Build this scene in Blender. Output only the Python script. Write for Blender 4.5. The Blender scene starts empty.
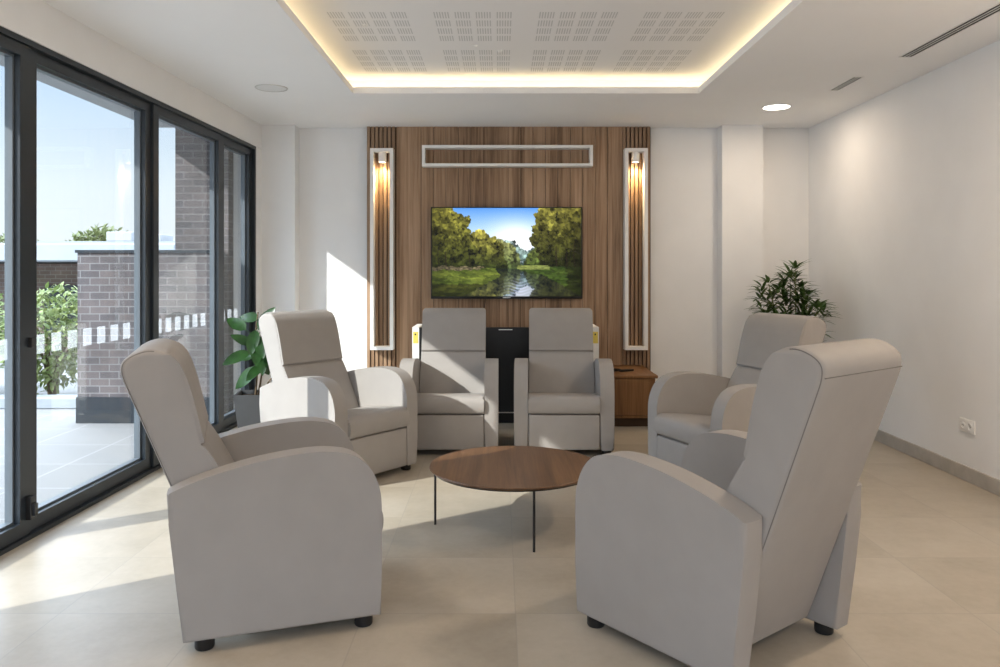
import bpy, bmesh, math, random
import numpy as np
from mathutils import Vector, Matrix, noise as mnoise

S = bpy.context.scene
COL = S.collection
PI = math.pi
random.seed(7)

# ------------------------------------------------------------------ materials
def new_mat(name):
    m = bpy.data.materials.new(name); m.use_nodes = True
    nt = m.node_tree
    for n in list(nt.nodes): nt.nodes.remove(n)
    out = nt.nodes.new('ShaderNodeOutputMaterial')
    return m, nt, out

def N(nt, typ, **kw):
    n = nt.nodes.new(typ)
    for k, v in kw.items(): setattr(n, k, v)
    return n

def math_node(nt, op, a, b=None, c=None):
    n = nt.nodes.new('ShaderNodeMath'); n.operation = op
    for i, v in enumerate((a, b, c)):
        if v is None: continue
        if isinstance(v, (int, float)): n.inputs[i].default_value = v
        else: nt.links.new(v, n.inputs[i])
    return n.outputs[0]

def ramp(nt, fac, stops):
    r = nt.nodes.new('ShaderNodeValToRGB')
    el = r.color_ramp.elements
    while len(el) < len(stops): el.new(0.5)
    for e, (p, c) in zip(el, stops):
        e.position = p; e.color = (*c, 1)
    nt.links.new(fac, r.inputs[0])
    return r.outputs[0]

def pbsdf(nt, out, col=None, rough=0.5, spec=0.5, metal=0.0):
    b = nt.nodes.new('ShaderNodeBsdfPrincipled')
    if col is not None:
        if isinstance(col, tuple): b.inputs['Base Color'].default_value = (*col, 1)
        else: nt.links.new(col, b.inputs['Base Color'])
    if isinstance(rough, (int, float)): b.inputs['Roughness'].default_value = rough
    else: nt.links.new(rough, b.inputs['Roughness'])
    b.inputs['Specular IOR Level'].default_value = spec
    b.inputs['Metallic'].default_value = metal
    nt.links.new(b.outputs[0], out.inputs[0])
    return b

def coords(nt, scale=(1, 1, 1), loc=(0, 0, 0), kind='Object'):
    tc = nt.nodes.new('ShaderNodeTexCoord')
    mp = nt.nodes.new('ShaderNodeMapping')
    mp.inputs['Scale'].default_value = scale
    mp.inputs['Location'].default_value = loc
    nt.links.new(tc.outputs[kind], mp.inputs[0])
    return mp.outputs[0]

def noise_tex(nt, vec, scale, detail=3, rough=0.5):
    n = nt.nodes.new('ShaderNodeTexNoise')
    n.inputs['Scale'].default_value = scale
    n.inputs['Detail'].default_value = detail
    n.inputs['Roughness'].default_value = rough
    nt.links.new(vec, n.inputs['Vector'])
    return n.outputs[0]

def bump(nt, h, b, strength=0.2, dist=0.01):
    n = nt.nodes.new('ShaderNodeBump')
    n.inputs['Strength'].default_value = strength
    n.inputs['Distance'].default_value = dist
    nt.links.new(h, n.inputs['Height'])
    nt.links.new(n.outputs[0], b.inputs['Normal'])

def lerp(a, b, t): return tuple(x + (y - x) * t for x, y in zip(a, b))

def mottled(name, col, var=0.06, scale=4, rough=0.6, spec=0.4, metal=0.0, bmp=0.0, bscale=60, bdist=0.003):
    m, nt, out = new_mat(name)
    v = coords(nt)
    f = noise_tex(nt, v, scale, 4)
    lo = tuple(max(0, c * (1 - var)) for c in col); hi = tuple(min(1, c * (1 + var)) for c in col)
    c = ramp(nt, f, [(0.3, lo), (0.7, hi)])
    b = pbsdf(nt, out, c, rough, spec, metal)
    if bmp: bump(nt, noise_tex(nt, v, bscale, 2), b, bmp, bdist)
    return m

M = {}
M['wall'] = mottled('wall_plaster', (.84, .835, .83), .02, 3, .85, .2, bmp=.12, bscale=90, bdist=.002)
M['ceil'] = mottled('ceiling_paint', (.91, .905, .90), .01, 2, .9, .15)
M['white'] = mottled('white_lacquer', (.82, .81, .79), .02, 5, .45, .4)
M['black'] = mottled('black_plastic', (.012, .012, .013), .2, 8, .4, .4)
M['blackmetal'] = mottled('black_metal', (.014, .014, .015), .15, 9, .35, .5)
M['frame'] = mottled('anthracite_aluminium', (.013, .019, .026), .06, 6, .38, .5)
M['framelight'] = mottled('grey_glazing_bead', (.10, .12, .14), .05, 6, .4, .5)
M['fabric'] = mottled('taupe_upholstery', (.308, .288, .272), .03, 9, .62, .35, bmp=.18, bscale=420, bdist=.0012)
M['seam'] = mottled('seam_thread', (.17, .155, .145), .1, 30, .8, .2)
M['stone'] = mottled('stone_skirting', (.43, .40, .36), .12, 8, .5, .4)
M['vanepaint'] = mottled('vent_vane_paint', (.62, .61, .60), .02, 5, .6, .3)
M['plaster_grey'] = mottled('render_grey', (.30, .31, .32), .04, 3, .9, .2)
M['pot'] = mottled('charcoal_planter', (.06, .062, .066), .08, 7, .55, .4)
M['soil'] = mottled('potting_soil', (.05, .035, .025), .5, 60, .95, .1, bmp=.8, bscale=120, bdist=.01)
M['stem'] = mottled('green_stem', (.16, .19, .07), .2, 20, .6, .3)
M['twig'] = mottled('brown_stem', (.11, .075, .04), .2, 20, .7, .3)
M['bark'] = mottled('tree_bark', (.12, .09, .06), .3, 20, .85, .2)
M['yellow'] = mottled('yellow_sticker', (.75, .60, .12), .05, 9, .5, .4)
M['roofwhite'] = mottled('pale_roof_sheet', (.27, .295, .32), .05, 2, .6, .3)
M['ventdark'] = mottled('dark_vent_throat', (.02, .02, .02), .1, 9, .7, .2)
M['chrome'] = mottled('satin_nickel', (.62, .60, .57), .03, 9, .3, .5, metal=1.0)

def leaf_mat(name, a, b, rough=.4, spec=.5):
    m, nt, out = new_mat(name)
    v = coords(nt)
    c = ramp(nt, noise_tex(nt, v, 14, 2), [(.3, a), (.7, b)])
    p = pbsdf(nt, out, c, rough, spec)
    t = nt.nodes.new('ShaderNodeBsdfTranslucent')
    nt.links.new(c, t.inputs[0])
    mx = nt.nodes.new('ShaderNodeMixShader'); mx.inputs[0].default_value = .25
    nt.links.new(p.outputs[0], mx.inputs[1]); nt.links.new(t.outputs[0], mx.inputs[2])
    nt.links.new(mx.outputs[0], out.inputs[0])
    return m
M['rubberleaf'] = leaf_mat('glossy_green_leaf', (.012, .038, .010), (.026, .075, .018), .26)
M['palmleaf'] = leaf_mat('dark_green_leaf', (.036, .082, .018), (.08, .145, .034), .45)
M['shrubleaf'] = leaf_mat('pale_green_leaf', (.11, .17, .045), (.27, .31, .12), .5)
M['treeleaf'] = leaf_mat('olive_tree_leaf', (.10, .125, .05), (.18, .205, .085), .6)

def wood(name, dark, mid, light, grain_axis, plank=0.0, rough=.45, gs=1.0):
    """streaky veneer; grain_axis is the long axis; plank>0 gives boards across X with their own tone"""
    m, nt, out = new_mat(name)
    sc = [26 * gs, 26 * gs, 26 * gs]; sc[grain_axis] = .9 * gs
    tc = nt.nodes.new('ShaderNodeTexCoord')
    sep = nt.nodes.new('ShaderNodeSeparateXYZ'); nt.links.new(tc.outputs['Object'], sep.inputs[0])
    off = nt.nodes.new('ShaderNodeCombineXYZ')
    if plank:
        idn = math_node(nt, 'FLOOR', math_node(nt, 'DIVIDE', sep.outputs[0], plank))
        wn = nt.nodes.new('ShaderNodeTexWhiteNoise'); wn.noise_dimensions = '1D'
        nt.links.new(idn, wn.inputs['W'])
        rnd = wn.outputs[0]
        nt.links.new(math_node(nt, 'MULTIPLY', rnd, 37.0), off.inputs[grain_axis])
    va = nt.nodes.new('ShaderNodeVectorMath'); va.operation = 'ADD'
    nt.links.new(tc.outputs['Object'], va.inputs[0]); nt.links.new(off.outputs[0], va.inputs[1])
    mp = nt.nodes.new('ShaderNodeMapping'); mp.inputs['Scale'].default_value = sc
    nt.links.new(va.outputs[0], mp.inputs[0])
    n1 = nt.nodes.new('ShaderNodeTexNoise'); n1.inputs['Scale'].default_value = 1.0
    n1.inputs['Detail'].default_value = 5; n1.inputs['Roughness'].default_value = .65
    n1.inputs['Distortion'].default_value = .6
    nt.links.new(mp.outputs[0], n1.inputs['Vector'])
    mp2 = nt.nodes.new('ShaderNodeMapping'); s2 = [110 * gs] * 3; s2[grain_axis] = 3 * gs
    mp2.inputs['Scale'].default_value = s2
    nt.links.new(va.outputs[0], mp2.inputs[0])
    n2 = noise_tex(nt, mp2.outputs[0], 1.0, 2)
    f = math_node(nt, 'ADD', math_node(nt, 'MULTIPLY', n1.outputs[0], .8), math_node(nt, 'MULTIPLY', n2, .25))
    if plank:
        f = math_node(nt, 'ADD', f, math_node(nt, 'MULTIPLY', math_node(nt, 'SUBTRACT', rnd, .5), .22))
    c = ramp(nt, f, [(.30, dark), (.52, mid), (.74, light)])
    b = pbsdf(nt, out, c, rough, .35)
    bump(nt, n2, b, .08, .002)
    return m
M['walnut'] = wood('walnut_cladding', (.125, .068, .035), (.31, .192, .112), (.46, .305, .195), 2, .118)
M['slat'] = wood('walnut_slat', (.14, .080, .045), (.27, .168, .100), (.38, .25, .158), 2, .04)
M['walnutdark'] = mottled('dark_walnut', (.05, .03, .018), .2, 9, .7, .2)  # dark brown of the panel backing and cabinet plinth
M['cabwood'] = wood('walnut_cabinet', (.11, .050, .018), (.20, .095, .035), (.27, .14, .06), 2, .2)
M['tablewood'] = wood('walnut_tabletop', (.065, .030, .014), (.128, .064, .030), (.19, .102, .05), 1, 0, .38)

def floor_material():
    m, nt, out = new_mat('beige_stone_tile')
    tc = nt.nodes.new('ShaderNodeTexCoord')
    sep = nt.nodes.new('ShaderNodeSeparateXYZ'); nt.links.new(tc.outputs['Object'], sep.inputs[0])
    P = .59
    def cell(o, off):
        u = math_node(nt, 'DIVIDE', math_node(nt, 'SUBTRACT', o, off), P)
        return math_node(nt, 'FLOOR', u), math_node(nt, 'FRACT', u)
    ix, fx = cell(sep.outputs[0], .06); iy, fy = cell(sep.outputs[1], .07)
    def edge(f):
        return math_node(nt, 'LESS_THAN', math_node(nt, 'MINIMUM', f, math_node(nt, 'SUBTRACT', 1.0, f)), .0026 / P)
    joint = math_node(nt, 'MAXIMUM', edge(fx), edge(fy))
    wn = nt.nodes.new('ShaderNodeTexWhiteNoise'); wn.noise_dimensions = '2D'
    cb = nt.nodes.new('ShaderNodeCombineXYZ'); nt.links.new(ix, cb.inputs[0]); nt.links.new(iy, cb.inputs[1])
    nt.links.new(cb.outputs[0], wn.inputs['Vector'])
    off = nt.nodes.new('ShaderNodeVectorMath'); off.operation = 'MULTIPLY_ADD'
    nt.links.new(wn.outputs['Color'], off.inputs[0]); off.inputs[1].default_value = (9, 9, 9)
    nt.links.new(tc.outputs['Object'], off.inputs[2])
    n = noise_tex(nt, off.outputs[0], 2.2, 6, .62)
    n2 = noise_tex(nt, off.outputs[0], 30, 4, .6)
    f = math_node(nt, 'ADD', math_node(nt, 'MULTIPLY', n, .8), math_node(nt, 'MULTIPLY', n2, .2))
    f = math_node(nt, 'ADD', f, math_node(nt, 'MULTIPLY', math_node(nt, 'SUBTRACT', wn.outputs[0], .5), .10))
    c = ramp(nt, f, [(.25, (.30, .258, .20)), (.5, (.385, .338, .27)), (.75, (.455, .408, .338))])
    mx = nt.nodes.new('ShaderNodeMix'); mx.data_type = 'RGBA'
    nt.links.new(math_node(nt, 'MULTIPLY', joint, .55), mx.inputs['Factor'])
    nt.links.new(c, mx.inputs['A']); mx.inputs['B'].default_value = (.30, .27, .23, 1)
    b = pbsdf(nt, out, mx.outputs['Result'], .36, .45)
    return m
M['floor'] = floor_material()

def terrace_material():
    m, nt, out = new_mat('pale_terrace_paving')
    v = coords(nt)
    br = nt.nodes.new('ShaderNodeTexBrick')
    br.offset = 0.0
    nt.links.new(v, br.inputs['Vector'])
    br.inputs['Scale'].default_value = 1.0
    br.inputs['Brick Width'].default_value = .6; br.inputs['Row Height'].default_value = .6
    br.inputs['Mortar Size'].default_value = .006
    br.inputs['Color1'].default_value = (.22, .218, .215, 1); br.inputs['Color2'].default_value = (.20, .198, .196, 1)
    br.inputs['Mortar'].default_value = (.30, .30, .30, 1)
    b = pbsdf(nt, out, br.outputs[0], .7, .3)
    return m
M['terrace'] = terrace_material()

def brick_material(name, c1, c2, mortar):
    m, nt, out = new_mat(name)
    tc = nt.nodes.new('ShaderNodeTexCoord')
    sep = nt.nodes.new('ShaderNodeSeparateXYZ'); nt.links.new(tc.outputs['Object'], sep.inputs[0])
    u = math_node(nt, 'ADD', sep.outputs[0], sep.outputs[1])
    cb = nt.nodes.new('ShaderNodeCombineXYZ'); nt.links.new(u, cb.inputs[0]); nt.links.new(sep.outputs[2], cb.inputs[1])
    br = nt.nodes.new('ShaderNodeTexBrick')
    nt.links.new(cb.outputs[0], br.inputs['Vector'])
    br.inputs['Scale'].default_value = 1.0
    br.inputs['Brick Width'].default_value = .17; br.inputs['Row Height'].default_value = .0635
    br.inputs['Mortar Size'].default_value = .005; br.inputs['Bias'].default_value = -.1
    br.inputs['Color1'].default_value = (*c1, 1); br.inputs['Color2'].default_value = (*c2, 1)
    br.inputs['Mortar'].default_value = (*mortar, 1)
    n = noise_tex(nt, cb.outputs[0], 2.5, 4)
    mx = nt.nodes.new('ShaderNodeMix'); mx.data_type = 'RGBA'; mx.blend_type = 'MULTIPLY'
    mx.inputs['Factor'].default_value = 1
    nt.links.new(br.outputs[0], mx.inputs['A'])
    nt.links.new(ramp(nt, n, [(.3, (.75, .73, .72)), (.7, (1.15, 1.1, 1.08))]), mx.inputs['B'])
    b = pbsdf(nt, out, mx.outputs['Result'], .85, .2)
    return m
M['brick'] = brick_material('grey_brown_brick', (.090, .087, .094), (.135, .120, .120), (.19, .19, .195))
M['brickred'] = brick_material('red_brick', (.15, .112, .10), (.18, .135, .118), (.22, .21, .20))

def perforated_ceiling():
    m, nt, out = new_mat('perforated_acoustic_board')
    tc = nt.nodes.new('ShaderNodeTexCoord')
    sep = nt.nodes.new('ShaderNodeSeparateXYZ'); nt.links.new(tc.outputs['Object'], sep.inputs[0])
    def win(o, origin, period, width, pitch, bw):
        g = math_node(nt, 'FLOORED_MODULO', math_node(nt, 'SUBTRACT', o, origin), period)
        inside = math_node(nt, 'LESS_THAN', g, width)
        b = math_node(nt, 'FLOORED_MODULO', g, pitch)
        return math_node(nt, 'MULTIPLY', inside, math_node(nt, 'LESS_THAN', b, bw)), b
    wx, bx = win(sep.outputs[0], -1.025, .63, .485, .125, .098)
    wy, by = win(sep.outputs[1], 5.386, .79, .595, .155, .115)
    st = math_node(nt, 'LESS_THAN', math_node(nt, 'FLOORED_MODULO', bx, .0163), .0078)
    f = math_node(nt, 'MULTIPLY', math_node(nt, 'MULTIPLY', wx, wy), st)
    f = math_node(nt, 'MULTIPLY', f, math_node(nt, 'LESS_THAN', sep.outputs[0], 1.42))
    f = math_node(nt, 'MULTIPLY', f, math_node(nt, 'GREATER_THAN', sep.outputs[0], -1.1))
    f = math_node(nt, 'MULTIPLY', f, math_node(nt, 'LESS_THAN', sep.outputs[1], 6.0))
    mx = nt.nodes.new('ShaderNodeMix'); mx.data_type = 'RGBA'
    nt.links.new(f, mx.inputs['Factor'])
    mx.inputs['A'].default_value = (.83, .82, .815, 1); mx.inputs['B'].default_value = (.60, .595, .59, 1)
    pbsdf(nt, out, mx.outputs['Result'], .9, .15)
    return m
M['perf'] = perforated_ceiling()

def glass_material():
    m, nt, out = new_mat('window_glass')
    ge = nt.nodes.new('ShaderNodeNewGeometry'); dt = nt.nodes.new('ShaderNodeVectorMath'); dt.operation = 'DOT_PRODUCT'
    nt.links.new(ge.outputs['Normal'], dt.inputs[0]); nt.links.new(ge.outputs['Incoming'], dt.inputs[1])
    c = math_node(nt, 'ABSOLUTE', dt.outputs['Value'])
    sch = math_node(nt, 'MULTIPLY_ADD', math_node(nt, 'POWER', math_node(nt, 'SUBTRACT', 1.0, c), 5.0), .9, .025)
    tr = nt.nodes.new('ShaderNodeBsdfTransparent'); tr.inputs[0].default_value = (.93, .955, .96, 1)
    gl = nt.nodes.new('ShaderNodeBsdfGlossy'); gl.inputs['Roughness'].default_value = .02
    mx = nt.nodes.new('ShaderNodeMixShader')
    nt.links.new(sch, mx.inputs[0]); nt.links.new(tr.outputs[0], mx.inputs[1]); nt.links.new(gl.outputs[0], mx.inputs[2])
    nt.links.new(mx.outputs[0], out.inputs[0])
    return m
M['glass'] = glass_material()

def frost_material():
    m, nt, out = new_mat('frosted_sticker')
    tr = nt.nodes.new('ShaderNodeBsdfTransparent')
    d = nt.nodes.new('ShaderNodeBsdfTranslucent'); d.inputs[0].default_value = (.85, .87, .88, 1)
    mx = nt.nodes.new('ShaderNodeMixShader'); mx.inputs[0].default_value = .12
    nt.links.new(tr.outputs[0], mx.inputs[1]); nt.links.new(d.outputs[0], mx.inputs[2])
    nt.links.new(mx.outputs[0], out.inputs[0])
    return m
M['frost'] = frost_material()

def emit(name, col, strength):
    m, nt, out = new_mat(name)
    e = nt.nodes.new('ShaderNodeEmission'); e.inputs[0].default_value = (*col, 1); e.inputs[1].default_value = strength
    nt.links.new(e.outputs[0], out.inputs[0])
    return m
M['led'] = emit('warm_led', (1.0, .78, .46), 2.8)
M['lamp_on'] = emit('lit_diffuser', (1.0, .93, .82), 3)
M['spot_on'] = emit('lit_spot_lens', (1.0, .80, .52), 5)
M['lamp_off'] = mottled('opal_diffuser', (.80, .80, .79), .01, 5, .4, .4)

# ------------------------------------------------------------------ geometry helpers
def box(bm, x0, x1, y0, y1, z0, z1):
    vs = [bm.verts.new(p) for p in ((x0, y0, z0), (x1, y0, z0), (x1, y1, z0), (x0, y1, z0),
                                    (x0, y0, z1), (x1, y0, z1), (x1, y1, z1), (x0, y1, z1))]
    for q in ((0, 3, 2, 1), (4, 5, 6, 7), (0, 1, 5, 4), (1, 2, 6, 5), (2, 3, 7, 6), (3, 0, 4, 7)):
        bm.faces.new([vs[i] for i in q])

def prism_x(bm, pts, x0, x1):
    """extrude a (y,z) outline along x"""
    a = [bm.verts.new((x0, p[0], p[1])) for p in pts]; b = [bm.verts.new((x1, p[0], p[1])) for p in pts]
    n = len(pts)
    fa = bm.faces.new(a); fb = bm.faces.new(b[::-1])
    for i in range(n): bm.faces.new((a[i], b[i], b[(i + 1) % n], a[(i + 1) % n]))
    return fa, fb

def lathe(bm, prof, seg=32, cx=0, cy=0):
    rings = []
    for r, z in prof:
        if r < 1e-6: rings.append([bm.verts.new((cx, cy, z))])
        else: rings.append([bm.verts.new((cx + r * math.cos(2 * PI * k / seg), cy + r * math.sin(2 * PI * k / seg), z)) for k in range(seg)])
    for a, b in zip(rings, rings[1:]):
        for k in range(seg):
            k2 = (k + 1) % seg
            if len(a) == 1 and len(b) == 1: continue
            if len(a) == 1: bm.faces.new((a[0], b[k], b[k2]))
            elif len(b) == 1: bm.faces.new((a[k], b[0], a[k2]))
            else: bm.faces.new((a[k], b[k], b[k2], a[k2]))

def tube(bm, pts, r, seg=8, closed=False, taper=None):
    pts = [Vector(p) for p in pts]; n = len(pts); rings = []
    prev = None
    for i, p in enumerate(pts):
        if closed: d = pts[(i + 1) % n] - pts[i - 1]
        else: d = pts[min(i + 1, n - 1)] - pts[max(i - 1, 0)]
        d.normalize()
        if prev is None:
            u = d.cross(Vector((0, 0, 1)))
            if u.length < .1: u = d.cross(Vector((1, 0, 0)))
        else:
            u = prev - d * prev.dot(d)
        u.normalize(); prev = u; w = d.cross(u)
        rr = r if taper is None else r + (taper - r) * i / (n - 1)
        rings.append([bm.verts.new(p + (u * math.cos(2 * PI * k / seg) + w * math.sin(2 * PI * k / seg)) * rr) for k in range(seg)])
    m = n if closed else n - 1
    for i in range(m):
        a, b = rings[i], rings[(i + 1) % n]
        for k in range(seg): bm.faces.new((a[k], a[(k + 1) % seg], b[(k + 1) % seg], b[k]))
    if not closed:
        bm.faces.new(rings[0][::-1]); bm.faces.new(rings[-1])

def catmull(pts, sub=6):
    out = []
    n = len(pts)
    for i in range(n - 1):
        p0 = pts[max(i - 1, 0)]; p1 = pts[i]; p2 = pts[i + 1]; p3 = pts[min(i + 2, n - 1)]
        for s in range(sub):
            t = s / sub
            out.append(tuple(.5 * (2 * b + (c - a) * t + (2 * a - 5 * b + 4 * c - d) * t * t + (-a + 3 * b - 3 * c + d) * t ** 3)
                             for a, b, c, d in zip(p0, p1, p2, p3)))
    out.append(tuple(pts[-1]))
    return out

def bevel_sharp(bm, w, seg=3, ang=30, sel=None):
    bm.normal_update()
    es = [e for e in bm.edges if e.is_manifold and e.calc_face_angle(0) > math.radians(ang) and (sel is None or sel(e))]
    bmesh.ops.bevel(bm, geom=es, offset=w, offset_type='OFFSET', segments=seg, profile=.5, affect='EDGES', clamp_overlap=True)

def finish(name, bm, mat, parent=None, smooth=0, loc=None):
    bmesh.ops.recalc_face_normals(bm, faces=bm.faces)
    me = bpy.data.meshes.new(name); bm.to_mesh(me); bm.free()
    for m in (mat if isinstance(mat, (list, tuple)) else [mat]): me.materials.append(m)
    if smooth:
        for p in me.polygons: p.use_smooth = True
        me.set_sharp_from_angle(angle=math.radians(smooth))
    o = bpy.data.objects.new(name, me); COL.objects.link(o)
    if parent is not None: o.parent = parent
    if loc: o.location = loc
    return o

def tag(o, label, cat, group=None, kind=None):
    o['label'] = label; o['category'] = cat
    if group: o['group'] = group
    if kind: o['kind'] = kind
    return o

def thing(name, label, cat, loc=(0, 0, 0), rz=0, group=None):
    o = bpy.data.objects.new(name, None); COL.objects.link(o)
    o.empty_display_size = .1
    o.location = loc; o.rotation_euler = (0, 0, rz)
    return tag(o, label, cat, group)

def struct(name, bm, mat, parent=None, smooth=0):
    o = finish(name, bm, mat, parent, smooth)
    if parent is None: o['kind'] = 'structure'
    return o

def dup(root, loc, rz, label):
    r = root.copy(); COL.objects.link(r); r.location = loc; r.rotation_euler = (0, 0, rz); r['label'] = label
    for ch in list(root.children):
        c = ch.copy(); COL.objects.link(c); c.parent = r
        for g in list(ch.children):
            d = g.copy(); COL.objects.link(d); d.parent = c
    return r

def bbox_obj(name, dims, mat, parent=None, bev=.004, seg=2):
    bm = bmesh.new(); box(bm, *dims)
    if bev: bevel_sharp(bm, bev, seg)
    return finish(name, bm, mat, parent, 40)

# ------------------------------------------------------------------ camera
H_CAM, F_PX = 1.33, 778.0
cd = bpy.data.cameras.new('camera'); cam = bpy.data.objects.new('camera', cd); COL.objects.link(cam)
cam.location = (0, 0, H_CAM); cam.rotation_euler = (PI / 2, 0, 0)
cd.sensor_fit = 'HORIZONTAL'; cd.sensor_width = 36; cd.lens = 36 * F_PX / 1000; cd.shift_y = -(333.5 - 271) / 1000
cd.clip_end = 300
S.camera = cam

# ------------------------------------------------------------------ room shell
CE = 2.70            # lower ceiling
YB = 7.46            # rear wall plane
XR = 2.96            # right wall plane
Y0 = -1.5            # unseen room end, set close behind the camera for fill light
def wx(y): return -2.33 + .025 * (y - 3.62)     # inner face of the glazed side
WIN_END = 7.15

bm = bmesh.new(); box(bm, -2.6, XR + .2, Y0, YB + .2, -.12, 0)
struct('floor', bm, M['floor'])

TX0, TX1, TY0, TY1, LIP, UZ, GAP = -1.135, 1.535, 1.7, 6.0, .05, 2.86, .25
bm = bmesh.new()
XL = -2.62
box(bm, XL, TX0, Y0, YB + .2, CE, CE + LIP); box(bm, TX1, XR + .2, Y0, YB + .2, CE, CE + LIP)
box(bm, TX0, TX1, Y0, TY0, CE, CE + LIP); box(bm, TX0, TX1, TY1, YB + .2, CE, CE + LIP)
box(bm, XL, TX0 - GAP, Y0, YB + .2, CE + LIP, UZ + .1); box(bm, TX1 + GAP, XR + .2, Y0, YB + .2, CE + LIP, UZ + .1)
box(bm, TX0 - GAP, TX1 + GAP, Y0, TY0 - GAP, CE + LIP, UZ + .1); box(bm, TX0 - GAP, TX1 + GAP, TY1 + GAP, YB + .2, CE + LIP, UZ + .1)
ceiling = struct('ceiling', bm, M['ceil'])
bm = bmesh.new(); box(bm, TX0 - GAP, TX1 + GAP, TY0 - GAP, TY1 + GAP, UZ, UZ + .1)
struct('ceiling_recess', bm, M['perf'], ceiling)
bm = bmesh.new()
e = .012
zz = CE + LIP
for x0, x1, y0, y1 in ((TX0 - GAP + .05, TX0 - GAP + .066, TY0 - .15, TY1 + .15), (TX1 + GAP - .066, TX1 + GAP - .05, TY0 - .15, TY1 + .15),
                       (TX0 - .15, TX1 + .15, TY1 + GAP - .066, TY1 + GAP - .05), (TX0 - .15, TX1 + .15, TY0 - GAP + .05, TY0 - GAP + .066)):
    box(bm, x0, x1, y0, y1, zz, zz + .008)
tag(finish('led_strip', bm, M['led']), 'warm white light strip glowing inside the recessed ceiling cove', 'light strip')

# back wall, pilasters
bm = bmesh.new(); box(bm, -2.6, XR + .2, YB, YB + .2, 0, CE)
struct('wall_back', bm, M['wall'])
bm = bmesh.new(); box(bm, -2.42, -1.924, 7.30, YB, 0, CE)
struct('trim_1', bm, M['wall'])
bm = bmesh.new(); box(bm, 2.085, 2.47, 7.30, YB, 0, CE)
struct('trim_2', bm, M['wall'])
bm = bmesh.new(); box(bm, XR, XR + .2, Y0, YB, 0, CE)
struct('wall_right', bm, M['wall'])
# unseen wall behind the camera, its opening made broad to admit fill light
bm = bmesh.new()
box(bm, -2.6, -2.35, Y0 - .2, Y0, 0, CE); box(bm, 1.3, XR + .2, Y0 - .2, Y0, 0, CE); box(bm, -2.35, 1.3, Y0 - .2, Y0, 2.5, CE)
struct('wall_front', bm, M['wall'])
# skirting
bm = bmesh.new(); box(bm, XR - .014, XR, Y0, YB, 0, .095); bevel_sharp(bm, .003, 1)
struct('baseboard_right', bm, M['stone'])
bm = bmesh.new(); box(bm, 1.45, 2.085, YB - .014, YB, 0, .095); box(bm, 2.085, 2.47, 7.286, 7.30, 0, .095); box(bm, 2.47, XR - .014, YB - .014, YB, 0, .095)
box(bm, -1.924, -1.28, YB - .014, YB, 0, .095)
struct('baseboard_back', bm, M['stone'])

# left wall: header above glazing, stub at the end
def skew_box(bm, n0, n1, y0, y1, z0, z1):
    """box following the slightly skewed glazed side; n is measured outward (-x) from the inner face"""
    vs = []
    for z in (z0, z1):
        for (n, y) in ((n0, y0), (n1, y0), (n1, y1), (n0, y1)):
            vs.append(bm.verts.new((wx(y) - n, y, z)))
    for q in ((0, 3, 2, 1), (4, 5, 6, 7), (0, 1, 5, 4), (1, 2, 6, 5), (2, 3, 7, 6), (3, 0, 4, 7)):
        bm.faces.new([vs[i] for i in q])
WT = 2.475
bm = bmesh.new(); skew_box(bm, 0, .25, Y0, YB + .1, WT, CE); skew_box(bm, 0, .25, WIN_END, YB + .1, 0, WT); skew_box(bm, 0, .25, Y0, 2.62, 0, WT)
skew_box(bm, -.012, 0, Y0, 7.29, WT - .002, WT + .03)
struct('wall_left', bm, M['wall'])

# ------------------------------------------------------------------ sliding glazed doors
def y_at(px):   # depth on the glazed side seen at photo column px
    k = (px - 500) / F_PX
    return (-2.33 - .025 * 3.62) / (k - .025)
WS = 2.62
edges = [WS + .03, y_at(33), y_at(155.5), y_at(224), WIN_END - .03]
bm = bmesh.new()
skew_box(bm, .0, .13, 2.62, WIN_END, 2.445, WT)           # head track
skew_box(bm, .0, .13, 2.62, WIN_END, 0, .022)             # sill track
skew_box(bm, .0, .13, WIN_END - .03, WIN_END, .022, 2.445)
skew_box(bm, .0, .13, 2.62, 2.65, .022, 2.445)
glz = struct('window_1', bm, M['frame'])
for i, (a, b) in enumerate(zip(edges, edges[1:])):
    n0 = .03 if i % 2 else .014
    a2, b2 = a + .002, b - .002
    st = .076
    bm = bmesh.new()
    skew_box(bm, n0, n0 + .072, a2, a2 + st, .024, 2.443); skew_box(bm, n0, n0 + .072, b2 - st, b2, .024, 2.443)
    skew_box(bm, n0, n0 + .072, a2 + st, b2 - st, .024, .095); skew_box(bm, n0, n0 + .072, a2 + st, b2 - st, 2.385, 2.443)
    lf = finish('window_leaf', bm, M['frame'], glz)
    bm = bmesh.new()
    g = .012
    for (q0, q1, z0, z1) in ((a2 + st, a2 + st + g, .095, 2.385), (b2 - st - g, b2 - st, .095, 2.385),
                             (a2 + st + g, b2 - st - g, .095, .095 + g), (a2 + st + g, b2 - st - g, 2.385 - g, 2.385)):
        skew_box(bm, n0 + .030, n0 + .068, q0, q1, z0, z1)
    finish('glazing_bead', bm, M['framelight'], lf)
    bm = bmesh.new(); skew_box(bm, n0 + .047, n0 + .053, a2 + st + .002, b2 - st - .002, .097, 2.383)
    finish('pane', bm, M['glass'], lf)
    if b > 2.5:
        bm = bmesh.new(); q = a2 + st + .05
        while q < b2 - st - .1:
            skew_box(bm, n0 + .0455, n0 + .0462, q, q + .09, .90, 1.0); q += .15
        finish('frosted_squares', bm, M['frost'], lf)
# flush bolt and catch on the meeting stile
bm = bmesh.new(); q = edges[1]
skew_box(bm, -.012, .03, q - .035, q + .012, .10, .215); bevel_sharp(bm, .004, 2)
skew_box(bm, -.028, -.012, q - .028, q - .004, .12, .18)
finish('latch', bm, M['blackmetal'], glz)
bm = bmesh.new(); skew_box(bm, -.004, .03, q - .015, q + .01, .95, 1.0); bevel_sharp(bm, .003, 1)
finish('catch', bm, M['blackmetal'], glz)

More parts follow.
